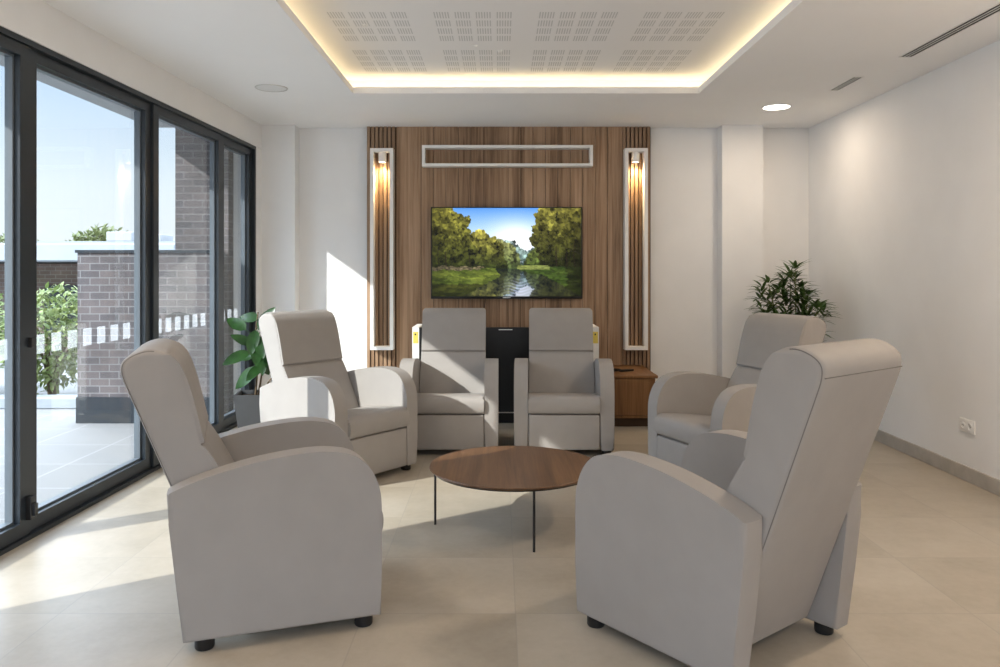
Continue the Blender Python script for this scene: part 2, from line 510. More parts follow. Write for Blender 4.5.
# ------------------------------------------------------------------ timber feature wall
PF = 7.385
pw = thing('wall_panel', 'walnut wood feature panel with slatted edges on the back wall behind the television', 'wall panel', (0, PF, 0))
PX0, PX1 = -1.262, 1.433
bm = bmesh.new(); x = -.985
bnd = [-.985]
while bnd[-1] < 1.15: bnd.append(round(bnd[-1] + random.choice([.118, .118, .236, .118]), 3))
bnd = [b for b in bnd if b < 1.12] + [1.165]
for a, b in zip(bnd, bnd[1:]):
    box(bm, a + .0022, b - .0022, 0, .02, 0, CE)
finish('board_panel', bm, M['walnut'], pw)
bm = bmesh.new(); box(bm, PX0, PX1, .02, YB - PF, 0, CE)
finish('backing', bm, M['walnutdark'], pw)
for (x0, x1) in ((PX0, -.985), (1.165, PX1)):
    bm = bmesh.new(); n = 7; p = (x1 - x0) / n
    for k in range(n): box(bm, x0 + k * p, x0 + k * p + p * .72, -.006, .02, 0, CE)
    finish('slat_panel', bm, M['slat'], pw)

def frame_shape(x0, x1, z0, z1, t, d):
    bm = bmesh.new()
    box(bm, x0, x1, -d, 0, z1 - t, z1); box(bm, x0, x1, -d, 0, z0, z0 + t)
    box(bm, x0, x0 + t, -d, 0, z0 + t, z1 - t); box(bm, x1 - t, x1, -d, 0, z0 + t, z1 - t)
    return bm
FD = .10
def niche(x0, x1, label):
    cx = (x0 + x1) / 2
    t = thing('light_niche', label, 'wall light', (cx, PF - .006, 0), 0, 'tall lit frames beside the television')
    w = (x1 - x0) / 2
    finish('frame', frame_shape(-w, w, .59, 2.48, .032, FD), M['white'], t)
    bm = bmesh.new(); lathe(bm, [(0, 2.448), (.037, 2.448), (.037, 2.355), (.034, 2.352), (.031, 2.355), (.031, 2.362), (0, 2.362)], 24, 0, -.05)
    sp = finish('spotlight', bm, M['white'], t, 40)
    bm = bmesh.new(); lathe(bm, [(0, 2.358), (.0305, 2.358), (.0305, 2.361), (0, 2.361)], 24, 0, -.05)
    finish('lens', bm, M['spot_on'], sp)
    ld = bpy.data.lights.new('niche_spot', 'SPOT'); ld.energy = 6.5; ld.color = (1, .72, .38); ld.spot_size = math.radians(120); ld.spot_blend = 1
    ld.shadow_soft_size = .025
    lo = bpy.data.objects.new('niche_spot', ld); COL.objects.link(lo); lo.parent = sp; lo.location = (0, -.05, 2.345)
niche(-1.216, -1.0, 'tall white rectangular frame with lit spot, left of the television')
niche(1.17, 1.384, 'tall white rectangular frame with lit spot, right of the television')
o = finish('wall_frame', frame_shape(-.80, .80, 2.31, 2.508, .027, .11), M['white'], None, 0, (.07, PF, 0))
tag(o, 'long low white open frame on wood panel above the television', 'wall frame')

# ------------------------------------------------------------------ television
def paint_picture(W=300, Hh=168):
    rng = np.random.RandomState(5)
    yy, xx = np.mgrid[0:Hh, 0:W]; u = xx / (W - 1); v = yy / (Hh - 1)      # v from the top
    img = np.zeros((Hh, W, 3))
    top = np.array([70, 135, 215]); low = np.array([205, 225, 245])
    t = np.clip(v / .45, 0, 1)[..., None] ** .8
    img[:] = top + (low - top) * t
    glow = np.exp(-(((u - .56) / .17) ** 2 + ((v - .36) / .20) ** 2))[..., None]
    img = img * (1 - .85 * glow) + np.array([255, 252, 245]) * .85 * glow
    def dab(cx, cy, rx, ry, col, a=.85):
        x0, x1 = max(0, int((cx - rx) * W)), min(W, int((cx + rx) * W) + 2)
        y0, y1 = max(0, int((cy - ry) * Hh)), min(Hh, int((cy + ry) * Hh) + 2)
        if x1 <= x0 or y1 <= y0: return
        m = (((u[y0:y1, x0:x1] - cx) / rx) ** 2 + ((v[y0:y1, x0:x1] - cy) / ry) ** 2) < 1
        img[y0:y1, x0:x1][m] = img[y0:y1, x0:x1][m] * (1 - a) + np.array(col) * a
    def trees(n, x0, x1, top_fn, base, cols, r, lightdir=-1):
        for k in range(n):
            x = rng.uniform(x0, x1); tp = top_fn(x)
            if tp is None: continue
            y = tp + (base - tp) * rng.beta(1.0, 1.0)
            f = np.clip((y - tp) / max(base - tp, .01), 0, 1)
            clump = mnoise.noise(Vector((x * 16, y * 13, 3.1))) + .7 * mnoise.noise(Vector((x * 42, y * 30, 8.1)))
            c = np.array(cols[0]) * (1 - f) + np.array(cols[1]) * f
            c = c * max(.12, 1 + .85 * clump + rng.uniform(-.3, .3))
            s = r * rng.uniform(.5, 1.3)
            dab(x, y, s * .56, s, np.clip(c, 0, 255))
    def wob(x, a, s): return a * mnoise.noise(Vector((x * s, a * 50, .7)))
    def mass(n, x0, x1, y0, y1, inside, hi, lo, r):
        for k in range(n):
            x = rng.uniform(x0, x1); y = rng.uniform(y0, y1)
            jx = x + .030 * mnoise.noise(Vector((x * 22, y * 16, 1.3))) + .012 * mnoise.noise(Vector((x * 70, y * 60, 5)))
            jy = y + .045 * mnoise.noise(Vector((x * 24, y * 18, 7.7))) + .016 * mnoise.noise(Vector((x * 80, y * 60, 2)))
            if not inside(jx, jy): continue
            f = np.clip((y - y0) / (y1 - y0), 0, 1)
            cl = mnoise.noise(Vector((x * 17, y * 13, 3.1))) + .8 * mnoise.noise(Vector((x * 46, y * 34, 8.1)))
            c = (np.array(hi) * (1 - f) + np.array(lo) * f) * max(.15, 1 + .8 * cl + rng.uniform(-.35, .35))
            s = r * rng.uniform(.5, 1.3)
            dab(x, y, s * .56, s, np.clip(c, 0, 235))
    ss = lambda a, b, t: float(np.interp(t, a, b))
    mass(1800, .44, .72, .36, .72, lambda x, y: y > ss([.44, .50, .55, .60, .64, .72], [.38, .38, .40, .47, .48, .44], x), (128, 146, 142), (60, 84, 78), .014)
    mass(2600, .40, .60, .30, .72, lambda x, y: y > ss([.40, .44, .48, .54, .58, .60], [.33, .36, .40, .42, .55, .64], x), (150, 148, 88), (50, 64, 30), .014)
    mass(4200, .24, .50, .22, .72, lambda x, y: y > ss([.24, .29, .35, .40, .44, .48, .50], [.30, .27, .26, .34, .36, .52, .64], x), (150, 140, 54), (22, 30, 10), .015)
    mass(7500, -.01, .30, -.02, .76, lambda x, y: x < ss([0, .06, .12, .2, .28, .40, .76], [.11, .17, .235, .245, .225, .27, .30], y), (124, 118, 42), (24, 30, 9), .015)
    mass(2200, .62, .80, .36, .72, lambda x, y: y > ss([.62, .66, .70, .8], [.62, .50, .42, .36], x), (120, 132, 60), (40, 52, 18), .014)
    mass(9500, .64, 1.01, -.02, .76, lambda x, y: x > ss([0, .08, .14, .22, .30, .36, .44, .55, .76], [.73, .70, .72, .68, .675, .64, .70, .73, .74], y), (112, 106, 40), (14, 19, 6), .015)
    for (x, w_, tp) in ((.84, .010, .45), (.91, .008, .5), (.96, .012, .4), (.10, .010, .5), (.05, .008, .45), (.26, .006, .55)):
        for y in np.linspace(tp, .70, 30): dab(x + .01 * math.sin(y * 9), y, w_ * .35, .02, (40, 32, 22), .4)
    # water
    wm = v > .685
    refl = np.zeros_like(img)
    src = np.clip((2 * .685 * (Hh - 1) - yy).astype(int) , 0, Hh - 1)
    jx = np.clip(xx + (3 * np.sin(yy * 1.7) * (v - .6)).astype(int), 0, W - 1)
    refl = img[src, jx] * .62 + np.array([25, 35, 45]) * .3
    img[wm] = refl[wm]
    gl = (np.exp(-(((u - .585) / .085) ** 2 + ((v - .93) / .12) ** 2)) * (v > .70) * (.6 + .4 * np.sin(yy * 1.1 + 3 * np.sin(u * 40))))[..., None]
    img = img * (1 - .7 * gl) + np.array([190, 198, 232]) * .7 * gl
    # banks
    for k in range(2600):
        x = rng.uniform(0, .5); y = rng.uniform(.685, 1.0)
        lim = .44 - 1.1 * max(0, y - .78) - .9 * max(0, .72 - y)
        if x > lim + .03 * mnoise.noise(Vector((y * 30, 1, 1))): continue
        b = .5 + .5 * mnoise.noise(Vector((x * 8, y * 22, 9)))
        c = np.array((48, 62, 18)) + b * np.array((75, 72, 26)) - np.array((34, 42, 12)) * (y > .86)
        dab(x, y, .016, .010, np.clip(c * rng.uniform(.75, 1.2), 0, 255))
    for k in range(420):
        x = rng.uniform(-.05, .36) * rng.uniform(.5, 1); y = rng.uniform(.665, .70) + .02 * mnoise.noise(Vector((x * 20, 0, 0))); dab(x, y, .010, .006, np.array((120, 108, 76)) * rng.uniform(.4, 1.1))
    for k in range(2400):
        x = rng.uniform(.60, 1.0); y = rng.uniform(.67, 1.0)
        lim = .66 + .9 * max(0, y - .70) ** .8
        if x < lim - .06 * (y < .74): continue
        b = .5 + .5 * mnoise.noise(Vector((x * 9, y * 20, 4)))
        c = np.array((28, 44, 14)) + b * np.array((62, 68, 24)) - np.array((16, 26, 8)) * (x > .9)
        dab(x, y, .015, .010, np.clip(c * rng.uniform(.7, 1.2), 0, 255))
    for k in range(300):
        x = rng.uniform(.58, .78); y = rng.uniform(.655, .69); dab(x, y, .012, .008, np.array((130, 140, 66)) * rng.uniform(.7, 1.1))
    lum = img.mean(axis=2, keepdims=True); img = lum + (img - lum) * .88
    edge = 1 - .35 * np.clip((np.abs(u - .5) - .36) / .14, 0, 1)
    img *= edge[..., None]
    return np.clip(img / 255, 0, 1)

def srgb2lin(c): return np.where(c <= .04045, c / 12.92, ((c + .055) / 1.055) ** 2.4)
tv = thing('television', 'flat screen television showing a river between trees, mounted on the wood panel', 'television', (.062, PF - .045, 0))
TW, TZ0, TZ1 = .712, 1.068, 1.932
bm = bmesh.new(); box(bm, -TW, TW, -.03, .01, TZ0, TZ1); bevel_sharp(bm, .004, 2)
bx = finish('bezel', bm, M['black'], tv, 40)
bm = bmesh.new(); box(bm, -.35, .35, .01, .045, 1.25, 1.75); bevel_sharp(bm, .006, 2)
finish('wall_bracket', bm, M['blackmetal'], tv, 40)
SX, SZ0, SZ1 = TW - .010, TZ0 + .024, TZ1 - .010
W_, H_ = 300, 168
pic = srgb2lin(paint_picture(W_, H_))
me = bpy.data.meshes.new('screen')
vx = np.linspace(-SX, SX, W_); vz = np.linspace(SZ1, SZ0, H_)
verts = [(float(a), -.0308, float(b)) for b in vz for a in vx]
faces = [(j * W_ + i, (j + 1) * W_ + i, (j + 1) * W_ + i + 1, j * W_ + i + 1) for j in range(H_ - 1) for i in range(W_ - 1)]
me.from_pydata(verts, [], faces)
ca = me.color_attributes.new('picture', 'FLOAT_COLOR', 'POINT')
buf = np.ones((H_ * W_, 4), dtype=np.float32); buf[:, :3] = pic.reshape(-1, 3)
ca.data.foreach_set('color', buf.ravel())
m, nt, out = new_mat('lit_screen')
at = nt.nodes.new('ShaderNodeAttribute'); at.attribute_name = 'picture'
em = nt.nodes.new('ShaderNodeEmission'); em.inputs[1].default_value = .34; nt.links.new(at.outputs['Color'], em.inputs[0])
gl = nt.nodes.new('ShaderNodeBsdfGlossy'); gl.inputs['Roughness'].default_value = .25; gl.inputs[0].default_value = (.012, .012, .012, 1)
ad = nt.nodes.new('ShaderNodeAddShader'); nt.links.new(em.outputs[0], ad.inputs[0]); nt.links.new(gl.outputs[0], ad.inputs[1])
nt.links.new(ad.outputs[0], out.inputs[0])
me.materials.append(m)
so = bpy.data.objects.new('screen', me); COL.objects.link(so); so.parent = tv
bm = bmesh.new()
for k, (a, w_) in enumerate(((-.034, .007), (-.024, .007), (-.014, .009), (-.002, .007), (.008, .007), (.018, .007), (.028, .007))):
    box(bm, a, a + w_, -.0312, -.030, TZ0 + .008, TZ0 + .016)
finish('logo', bm, M['chrome'], tv)
bm = bmesh.new()
tube(bm, catmull([(-.20, .02, TZ0 + .05), (-.205, .018, TZ0 - .05), (-.225, .016, TZ0 - .16), (-.215, .016, TZ0 - .222)], 6), .0035, 6)
finish('cable', bm, M['black'], tv, 60)

# ------------------------------------------------------------------ fireplace insert behind the centre chairs
FX0, FX1, FY = -.765, .862, 6.78
fp = thing('electric_fireplace', 'wide black fronted fireplace in a white surround behind the two middle armchairs', 'fireplace', ((FX0 + FX1) / 2, FY, 0))
hw = (FX1 - FX0) / 2
bm = bmesh.new()
box(bm, -hw, -hw + .06, 0, .42, 0, .84); box(bm, hw - .06, hw, 0, .42, 0, .84)
box(bm, -hw + .06, hw - .06, .04, .42, .77, .80)
finish('surround', bm, M['white'], fp)
bm = bmesh.new(); box(bm, -hw + .06, hw - .06, .004, .04, .10, .838); bevel_sharp(bm, .003, 1)
finish('glass_front', bm, M['black'], fp)
bm = bmesh.new(); box(bm, -hw + .06, hw - .06, .03, .10, 0, .092)
finish('plinth', bm, M['black'], fp)
bm = bmesh.new(); box(bm, -hw + .06, hw - .06, 0, .03, .092, .10)
finish('trim_bar', bm, M['chrome'], fp)
bm = bmesh.new(); box(bm, -.06, .06, .0028, .004, .815, .822)
finish('logo', bm, M['chrome'], fp)
for sx in (-1, 1):
    bm = bmesh.new(); xc = sx * (hw - .03)
    box(bm, xc - .022, xc + .022, -.001, 0, .70, .80)
    lb = finish('energy_sticker', bm, M['yellow'], fp)
    bm = bmesh.new(); box(bm, xc - .008, xc + .004, -.0018, -.001, .77, .785)
    finish('printed_mark', bm, M['black'], lb)

# low wooden cabinet on the right with small things on top
cb = thing('low_cabinet', 'low walnut cabinet against the wood panel, right of the middle armchairs', 'cabinet', (1.07, 6.62, 0))
bbox_obj('top', (-.195, .275, 0, .756, .415, .44), M['cabwood'], cb, .003, 1)
bbox_obj('body', (-.19, .255, .022, .754, .075, .415), M['cabwood'], cb, .002, 1)
bbox_obj('plinth', (-.17, .245, .04, .74, 0, .075), M['walnutdark'], cb, 0)
bbox_obj('door', (-.187, .252, .004, .0215, .10, .410), M['cabwood'], cb, .002, 1)
bbox_obj('bottom_rail', (-.187, .252, .006, .0215, .076, .0975), M['cabwood'], cb, .002, 1)
o = bbox_obj('remote_control', (-.022, .022, -.07, .07, 0, .018), M['black'], None, .005, 2)
o.location = (1.12, 6.90, .44); o.rotation_euler = (0, 0, math.radians(-62))
tag(o, 'black remote control lying on the low walnut cabinet', 'remote control')
bm = bmesh.new()
pts = [(0, 0, .006)]
for k in range(26):
    a = k * .55; r = .035 + .0012 * k
    pts.append((r * math.cos(a) * 1.4, r * math.sin(a), .006 + .0005 * k))
tube(bm, pts[1:], .005, 6)
o = finish('cable_coil', bm, M['black'], None, 60, (.985, 6.88, .44))
tag(o, 'small black coil of cable on the low walnut cabinet beside the remote', 'cable')

# ------------------------------------------------------------------ armchairs
W = .72; AW = .10; D0 = -.40       # local front plane y = D0, seat faces -y
def P(t, z): return (t + D0, z)
arm_top = catmull([(0, .40), (.004, .50), (.035, .585), (.095, .645), (.18, .668), (.28, .670), (.42, .655), (.55, .628), (.66, .596), (.742, .562)], 5)
arm_prof = [P(t, z) for t, z in [(.0, .042), (.0, .22)] + arm_top + [(.735, .46), (.712, .25), (.690, .042)]]
def arm_mesh(side):
    bm = bmesh.new()
    x0, x1 = (W / 2 - AW, W / 2) if side > 0 else (-W / 2, -W / 2 + AW)
    fa, fb = prism_x(bm, arm_prof, x0, x1)
    rim = set(fa.edges) | set(fb.edges)
    bmesh.ops.bevel(bm, geom=list(rim), offset=.044, offset_type='OFFSET', segments=4, profile=.5, affect='EDGES', clamp_overlap=True)
    return bm
def arm_seam(side):
    bm = bmesh.new()
    x = side * (W / 2 - .010)
    # inset outline
    n = len(arm_prof); pts = []
    cx = sum(p[0] for p in arm_prof) / n; cz = sum(p[1] for p in arm_prof) / n
    for i, p in enumerate(arm_prof):
        a = arm_prof[i - 1]; b = arm_prof[(i + 1) % n]
        d = Vector((b[0] - a[0], b[1] - a[1])).normalized(); nn = Vector((d.y, -d.x))
        if nn.dot(Vector((p[0] - cx, p[1] - cz))) > 0: nn = -nn
        pts.append((x, p[0] + nn.x * .0160, p[1] + nn.y * .0160))
    tube(bm, pts, .0021, 5, closed=True)
    return bm

def R(z): return .745 + .40 * (z - .577)
rear = [(R(.075), .075), (R(.3), .3), (R(.5), .5), (R(.7), .7), (R(.90), .90)]
topc = [(R(.90), .90), (R(.965) - .002, .968), (.893, 1.012), (.852, 1.042), (.800, 1.053), (.745, 1.038), (.705, .998), (.680, .94)]
fronth = [(.680, .94), (.662, .88), (.645, .81), (.630, .745), (.618, .705)]
frontl = [(.618, .705), (.588, .65), (.546, .57), (.500, .48), (.462, .40), (.44, .35)]
top_curve = catmull(topc, 5)
BWD = .256      # half width of the back
def inset_front(pts, d): return [(t + d * min(1, max(0, (1.035 - z) / .06)), z) for t, z in pts]
def shell_mesh():
    bm = bmesh.new()
    inner = inset_front(top_curve[25:] + catmull(fronth, 4)[1:] + catmull(frontl, 4)[1:], .016)
    prof = rear[:-1] + top_curve[:25] + inner + [(.50, .20), (R(.075) - .06, .075)]
    pr = [P(*p) for p in prof]
    n = len(pr); n0 = len(rear) - 1 + 25
    wgt = [1.0 if i < n0 - 2 else max(0.0, 1 - (i - n0 + 3) / 4) for i in range(n)]
    area = sum(pr[i][0] * pr[(i + 1) % n][1] - pr[(i + 1) % n][0] * pr[i][1] for i in range(n))
    sg = 1 if area > 0 else -1
    nrm = []
    for i in range(n):
        d = Vector((pr[(i + 1) % n][0] - pr[i - 1][0], pr[(i + 1) % n][1] - pr[i - 1][1])).normalized()
        nrm.append(Vector((-d.y, d.x)) * sg)
    r = .024; rings = []
    ths = [PI / 2 * k / 5 for k in range(6)]
    for sx, seq in ((-1, ths[::-1]), (1, ths)):
        for th in seq:
            x = sx * (BWD - r + r * math.sin(th)); ins = r * (1 - math.cos(th))
            rings.append([bm.verts.new((x, p[0] + nn.x * ins * w_, p[1] + nn.y * ins * w_)) for p, nn, w_ in zip(pr, nrm, wgt)])
    for ra, rb in zip(rings, rings[1:]):
        for i in range(n): bm.faces.new((ra[i], ra[(i + 1) % n], rb[(i + 1) % n], rb[i]))
    fc = [bm.faces.new(rings[0][::-1]), bm.faces.new(rings[-1])]
    bmesh.ops.triangulate(bm, faces=fc)
    k45 = PI / 4; sp_ = []
    for sx in (-1, 1):
        x = sx * (BWD - r + r * math.sin(k45)); ins = r * (1 - math.cos(k45))
        sp_.append([(x, p[0] + nn.x * ins, p[1] + nn.y * ins) for p, nn, w_ in zip(pr, nrm, wgt) if w_ >= 1][:n0 - 3])
    yt = P(*top_curve[5])
    seam_paths[:] = sp_ + [[(-BWD + .014, yt[0], yt[1]), (0, yt[0], yt[1]), (BWD - .014, yt[0], yt[1])]]
    return bm
seam_paths = []
def back_seam():
    bm = bmesh.new()
    for p in seam_paths: tube(bm, p, .0019, 5)
    return bm
def pad_mesh(prof, hw, bev):
    bm = bmesh.new()
    fa, fb = prism_x(bm, [P(*p) for p in prof], -hw, hw)
    bmesh.ops.bevel(bm, geom=list(set(fa.edges) | set(fb.edges)), offset=bev, offset_type='OFFSET', segments=4, profile=.5, affect='EDGES', clamp_overlap=True)
    return bm
def head_mesh():
    fr = catmull(fronth, 5)[1:]
    f = [(t, z) for t, z in top_curve[26:]] + fr[:-2] + [(.622, .722), (.626, .711), (.640, .707)]
    return pad_mesh(f + [(.70, .712), (.735, .82), (.775, .95)], BWD - .002, .024)
def lumbar_mesh():
    fr = catmull([(.640, .703), (.622, .696), (.588, .645), (.546, .57), (.500, .48), (.462, .40), (.445, .36)], 5)
    return pad_mesh(fr + [(.50, .345), (.56, .40), (.65, .56), (.70, .700)], BWD - .002, .024)
def seat_mesh():
    bm = bmesh.new()
    top = catmull([(.52, .372), (.35, .398), (.18, .420), (.06, .432), (.0, .424), (-.022, .395), (-.025, .35), (-.014, .312), (.01, .302)], 5)
    prof = top + [(.52, .302)]
    fa, fb = prism_x(bm, [P(*p) for p in prof], -W / 2 + AW + .003, W / 2 - AW - .003)
    bmesh.ops.bevel(bm, geom=list(set(fa.edges) | set(fb.edges)), offset=.02, offset_type='OFFSET', segments=4, profile=.5, affect='EDGES', clamp_overlap=True)
    return bm
def make_chair(loc, rz, label):
    t = thing('recliner_armchair', label, 'armchair', loc, rz, 'taupe recliner armchairs around the coffee table')
    F = M['fabric']
    for s in (-1, 1):
        a = finish('armrest', arm_mesh(s), F, t, 50)
        finish('seam', arm_seam(s), M['seam'], a, 60)
    finish('seat', seat_mesh(), F, t, 50)
    bm = bmesh.new(); box(bm, -W / 2 + AW + .004, W / 2 - AW - .004, D0 - .006, D0 + .05, .045, .297)
    bevel_sharp(bm, .012, 3); finish('footrest', bm, F, t, 50)
    bm = bmesh.new(); box(bm, -W / 2 + AW + .004, W / 2 - AW - .004, D0 + .06, .10, .07, .298)
    finish('base', bm, M['black'], t)
    bk = finish('backrest', shell_mesh(), F, t, 50)
    finish('seam', back_seam(), M['seam'], bk, 60)
    finish('headrest', head_mesh(), F, t, 50)
    finish('lumbar_cushion', lumbar_mesh(), F, t, 50)
    for sx in (-1, 1):
        for ty in (.06, .62):
            bm = bmesh.new(); lathe(bm, [(0, 0), (.031, 0), (.034, .006), (.034, .046), (.028, .05), (0, .05)], 20, sx * (W / 2 - AW / 2), ty + D0)
            finish('foot', bm, M['black'], t, 40)
    return t
def face_rz(f): return math.atan2(f[1], f[0]) + PI / 2
CH = [((-.937, 3.115), (.945, .327), 'taupe armchair nearest the glass doors, seen side-on in the left foreground'),
      ((-1.09, 5.175), (.80, -.60), 'sunlit taupe armchair beside the rubber plant at the glass doors'),
      ((-.372, 5.985), (.0, -1.0), 'taupe armchair with sun patches, left one of the two below the television'),
      ((.478, 5.985), (-.045, -.999), 'taupe armchair in shade, right one of the two below the television'),
      ((1.461, 4.83), (-.917, -.40), 'taupe armchair in front of the leafy palm, right of the low walnut cabinet'),
      ((.815, 2.85), (-.62, .785), 'taupe armchair in the right foreground seen from behind with its back to the camera')]
ch0 = make_chair((*CH[0][0], 0), face_rz(CH[0][1]), CH[0][2])
for i, (p, f, lb) in enumerate(CH[1:]):
    last = dup(ch0, (*p, 0), face_rz(f), lb)
    if i in (1, 2):          # the two below the television sit a touch lower
        for c in last.children:
            if c.name.split('.')[0] in ('backrest', 'headrest', 'lumbar_cushion'): c.scale = (1, 1, .975)
# the foreground chair's back is set a little more upright and longer than the others
piv = Vector((0, .14, .20)); rt = Matrix.Translation((0, .05, 0)) @ Matrix.Rotation(math.radians(1.2), 4, 'X')
for c in last.children:
    if c.name.split('.')[0] in ('backrest', 'headrest', 'lumbar_cushion'):
        c.matrix_local = Matrix.Translation(piv) @ rt @ Matrix.Diagonal((1, 1, 1.05, 1)) @ Matrix.Translation(-piv)

# ------------------------------------------------------------------ coffee table
TC = (.075, 4.09); TR = .445; TT = .312
tb = thing('coffee_table', 'low round walnut coffee table on thin black legs amid the armchairs', 'coffee table', (*TC, 0))
bm = bmesh.new(); lathe(bm, [(0, TT - .016), (TR - .014, TT - .016), (TR, TT - .004), (TR - .002, TT), (0, TT)], 96)
finish('tabletop', bm, M['tablewood'], tb, 30)
bm = bmesh.new(); lathe(bm, [(TR - .10, TT - .024), (TR - .022, TT - .024), (TR - .016, TT - .0162), (TR - .10, TT - .0162), (TR - .10, TT - .024)], 96)
finish('rim', bm, M['blackmetal'], tb, 40)
for a in (181, 282, 31):
    c, s = math.cos(math.radians(a)), math.sin(math.radians(a)); r = TR - .030
    bm = bmesh.new(); lathe(bm, [(0, 0), (.0065, 0), (.0065, TT - .024), (0, TT - .024)], 12, r * c, r * s)
    finish('leg', bm, M['blackmetal'], tb, 40)

# ------------------------------------------------------------------ plants
def leaf(bm, base, dirv, up, L, Wd, curl=.25, fold=.12, seg=7, tip=1.0):
    """curved pointed leaf with midrib fold"""
    d = Vector(dirv).normalized(); upv = Vector(up); s = d.cross(upv)
    if s.length < .05: s = d.cross(Vector((1, 0, 0)))
    s.normalize(); n = s.cross(d)
    prev = None
    for i in range(seg + 1):
        t = i / seg
        w = Wd * .5 * (math.sin(PI * min(1, t ** .8 * tip)) ** .75 if 0 < t < 1 else 0) + .0004
        p = Vector(base) + d * (L * t) - n * (curl * L * t * t)
        a = p + s * w + n * (fold * w); b = p; c = p - s * w + n * (fold * w)
        cur = [bm.verts.new(q) for q in (a, b, c)]
        if prev:
            bm.faces.new((prev[0], prev[1], cur[1], cur[0])); bm.faces.new((prev[1], prev[2], cur[2], cur[1]))
        prev = cur

def square_pot(h, wt, wb, name, parent):
    bm = bmesh.new()
    def ring(w, z): return [bm.verts.new((sx * w / 2, sy * w / 2, z)) for sx, sy in ((-1, -1), (1, -1), (1, 1), (-1, 1))]
    rs = [ring(wb, 0), ring(wt, h), ring(wt - .03, h), ring(wt - .04, h - .05)]
    bm.faces.new(rs[0][::-1])
    for a, b in zip(rs, rs[1:]):
        for k in range(4): bm.faces.new((a[k], a[(k + 1) % 4], b[(k + 1) % 4], b[k]))
    bm.faces.new(rs[-1])
    o = finish(name, bm, M['pot'], parent)
    bm = bmesh.new(); w = wt - .045
    box(bm, -w / 2, w / 2, -w / 2, w / 2, h - .05, h - .03)
    finish('soil', bm, M['soil'], parent)
    return o

rp = thing('rubber_plant', 'potted rubber plant with broad glossy leaves beside the far glass door', 'plant', (-1.965, 6.25, 0), math.radians(8))
PH = .355
square_pot(PH, .29, .21, 'planter', rp)
def at_img(px, py, Y):   # point at depth Y seen at photo pixel
    return Vector(((px - 500) * Y / F_PX, Y, H_CAM - (py - 271) * Y / F_PX))
inv = Matrix.Translation(Vector((-1.965, 6.25, 0))) @ Matrix.Rotation(math.radians(8), 4, 'Z')
inv = inv.inverted()
stems = [[(0, 0, PH - .03), (.015, 0, .55), (.0, .01, .80), (.02, .01, 1.0)], [(.02, .02, PH - .03), (.06, .0, .6), (.05, .01, .85), (.10, 0, 1.02)],
         [(.05, -.02, PH - .03), (.10, -.03, .43), (.16, -.03, .50)]]
bm = bmesh.new()
for s_ in stems: tube(bm, catmull(s_, 5), .008, 7, taper=.005)
finish('stem', bm, M['twig'], rp, 60)
rl = [((246, 330), (228, 318), .2), ((252, 345), (233, 335), -.1), ((253, 358), (238, 357), .1), ((250, 352), (225, 362), -.3), ((258, 368), (235, 386), .1),
      ((258, 320), (240, 315), .3), ((258, 330), (272, 309), 0), ((259, 336), (262, 355), -.35), ((262, 352), (262, 372), -.3), ((258, 345), (256, 362), -.4),
      ((260, 358), (269, 374), .2), ((256, 330), (250, 352), -.3), ((262, 340), (274, 330), .3), ((262, 365), (248, 378), -.35)]
for (b0, b1, dy) in rl:
    Yb = 6.22 + dy * .12; Yt = Yb + dy * .35
    base = inv @ at_img(*b0, Yb); tip = inv @ at_img(*b1, Yt)
    d = tip - base; L = max(d.length * 1.12, .17)
    bm = bmesh.new()
    leaf(bm, base, d, (random.uniform(-.2, .2), -.75, .65), L, L * .46, .12, .18, 8)
    # petiole
    tube(bm, [base - d.normalized() * .05 + Vector((.01, 0, -.01)), base, base + d * .1], .003, 5)
    finish('leaf', bm, M['rubberleaf'], rp, 60)

pp = thing('leafy_palm', 'bushy green potted plant with narrow leaves in the far right corner', 'plant', (2.49, 6.60, 0))
square_pot(.40, .32, .25, 'planter', pp)
rng = random.Random(11)
bm_s = bmesh.new(); bm_l = bmesh.new()
stems_ = []
for k in range(7):
    a = k * 2.4 + .5; rr = .03 + .015 * (k % 3)
    b0 = Vector((rr * math.cos(a), rr * math.sin(a), .36))
    lean = (.02, .20, .23, .14, .22, .12, .20)[k]; hh = (1.34, 1.22, 1.02, 1.26, .92, 1.12, 1.10)[k]
    tipv = Vector((math.cos(a) * lean, math.sin(a) * lean, hh))
    pts = catmull([b0, b0.lerp(tipv, .55) + Vector((0, 0, .06)), tipv], 6)
    tube(bm_s, pts, .006, 6, taper=.003); stems_.append(pts)
def cluster(pos, out, n):
    for q in range(n):
        a = 2 * PI * q / n + rng.uniform(-.3, .3)
        d = Vector((math.cos(a), math.sin(a), rng.uniform(-.15, .75))) * .8 + out * .9
        leaf(bm_l, pos + d.normalized() * .012, d.normalized(), (0, 0, 1), rng.uniform(.10, .155), rng.uniform(.022, .030), .38, .2, 5, .96)
for pts in stems_:
    tip = Vector(pts[-1]); cluster(tip, Vector((0, 0, .6)), 10)
    for fr in (.3, .4, .5, .6, .68, .76, .83, .9):
        p = Vector(pts[int(fr * (len(pts) - 1))])
        for q in range(2):
            a = rng.uniform(0, 2 * PI); fd = Vector((math.cos(a), math.sin(a), rng.uniform(.1, .9))).normalized()
            e_ = p + fd * rng.uniform(.06, .13)
            tube(bm_s, [p, p.lerp(e_, .5) + Vector((0, 0, .01)), e_], .0022, 5)
            cluster(e_, fd * .7, 7)
finish('stem', bm_s, M['stem'], pp, 60)
finish('foliage', bm_l, M['palmleaf'], pp, 60)

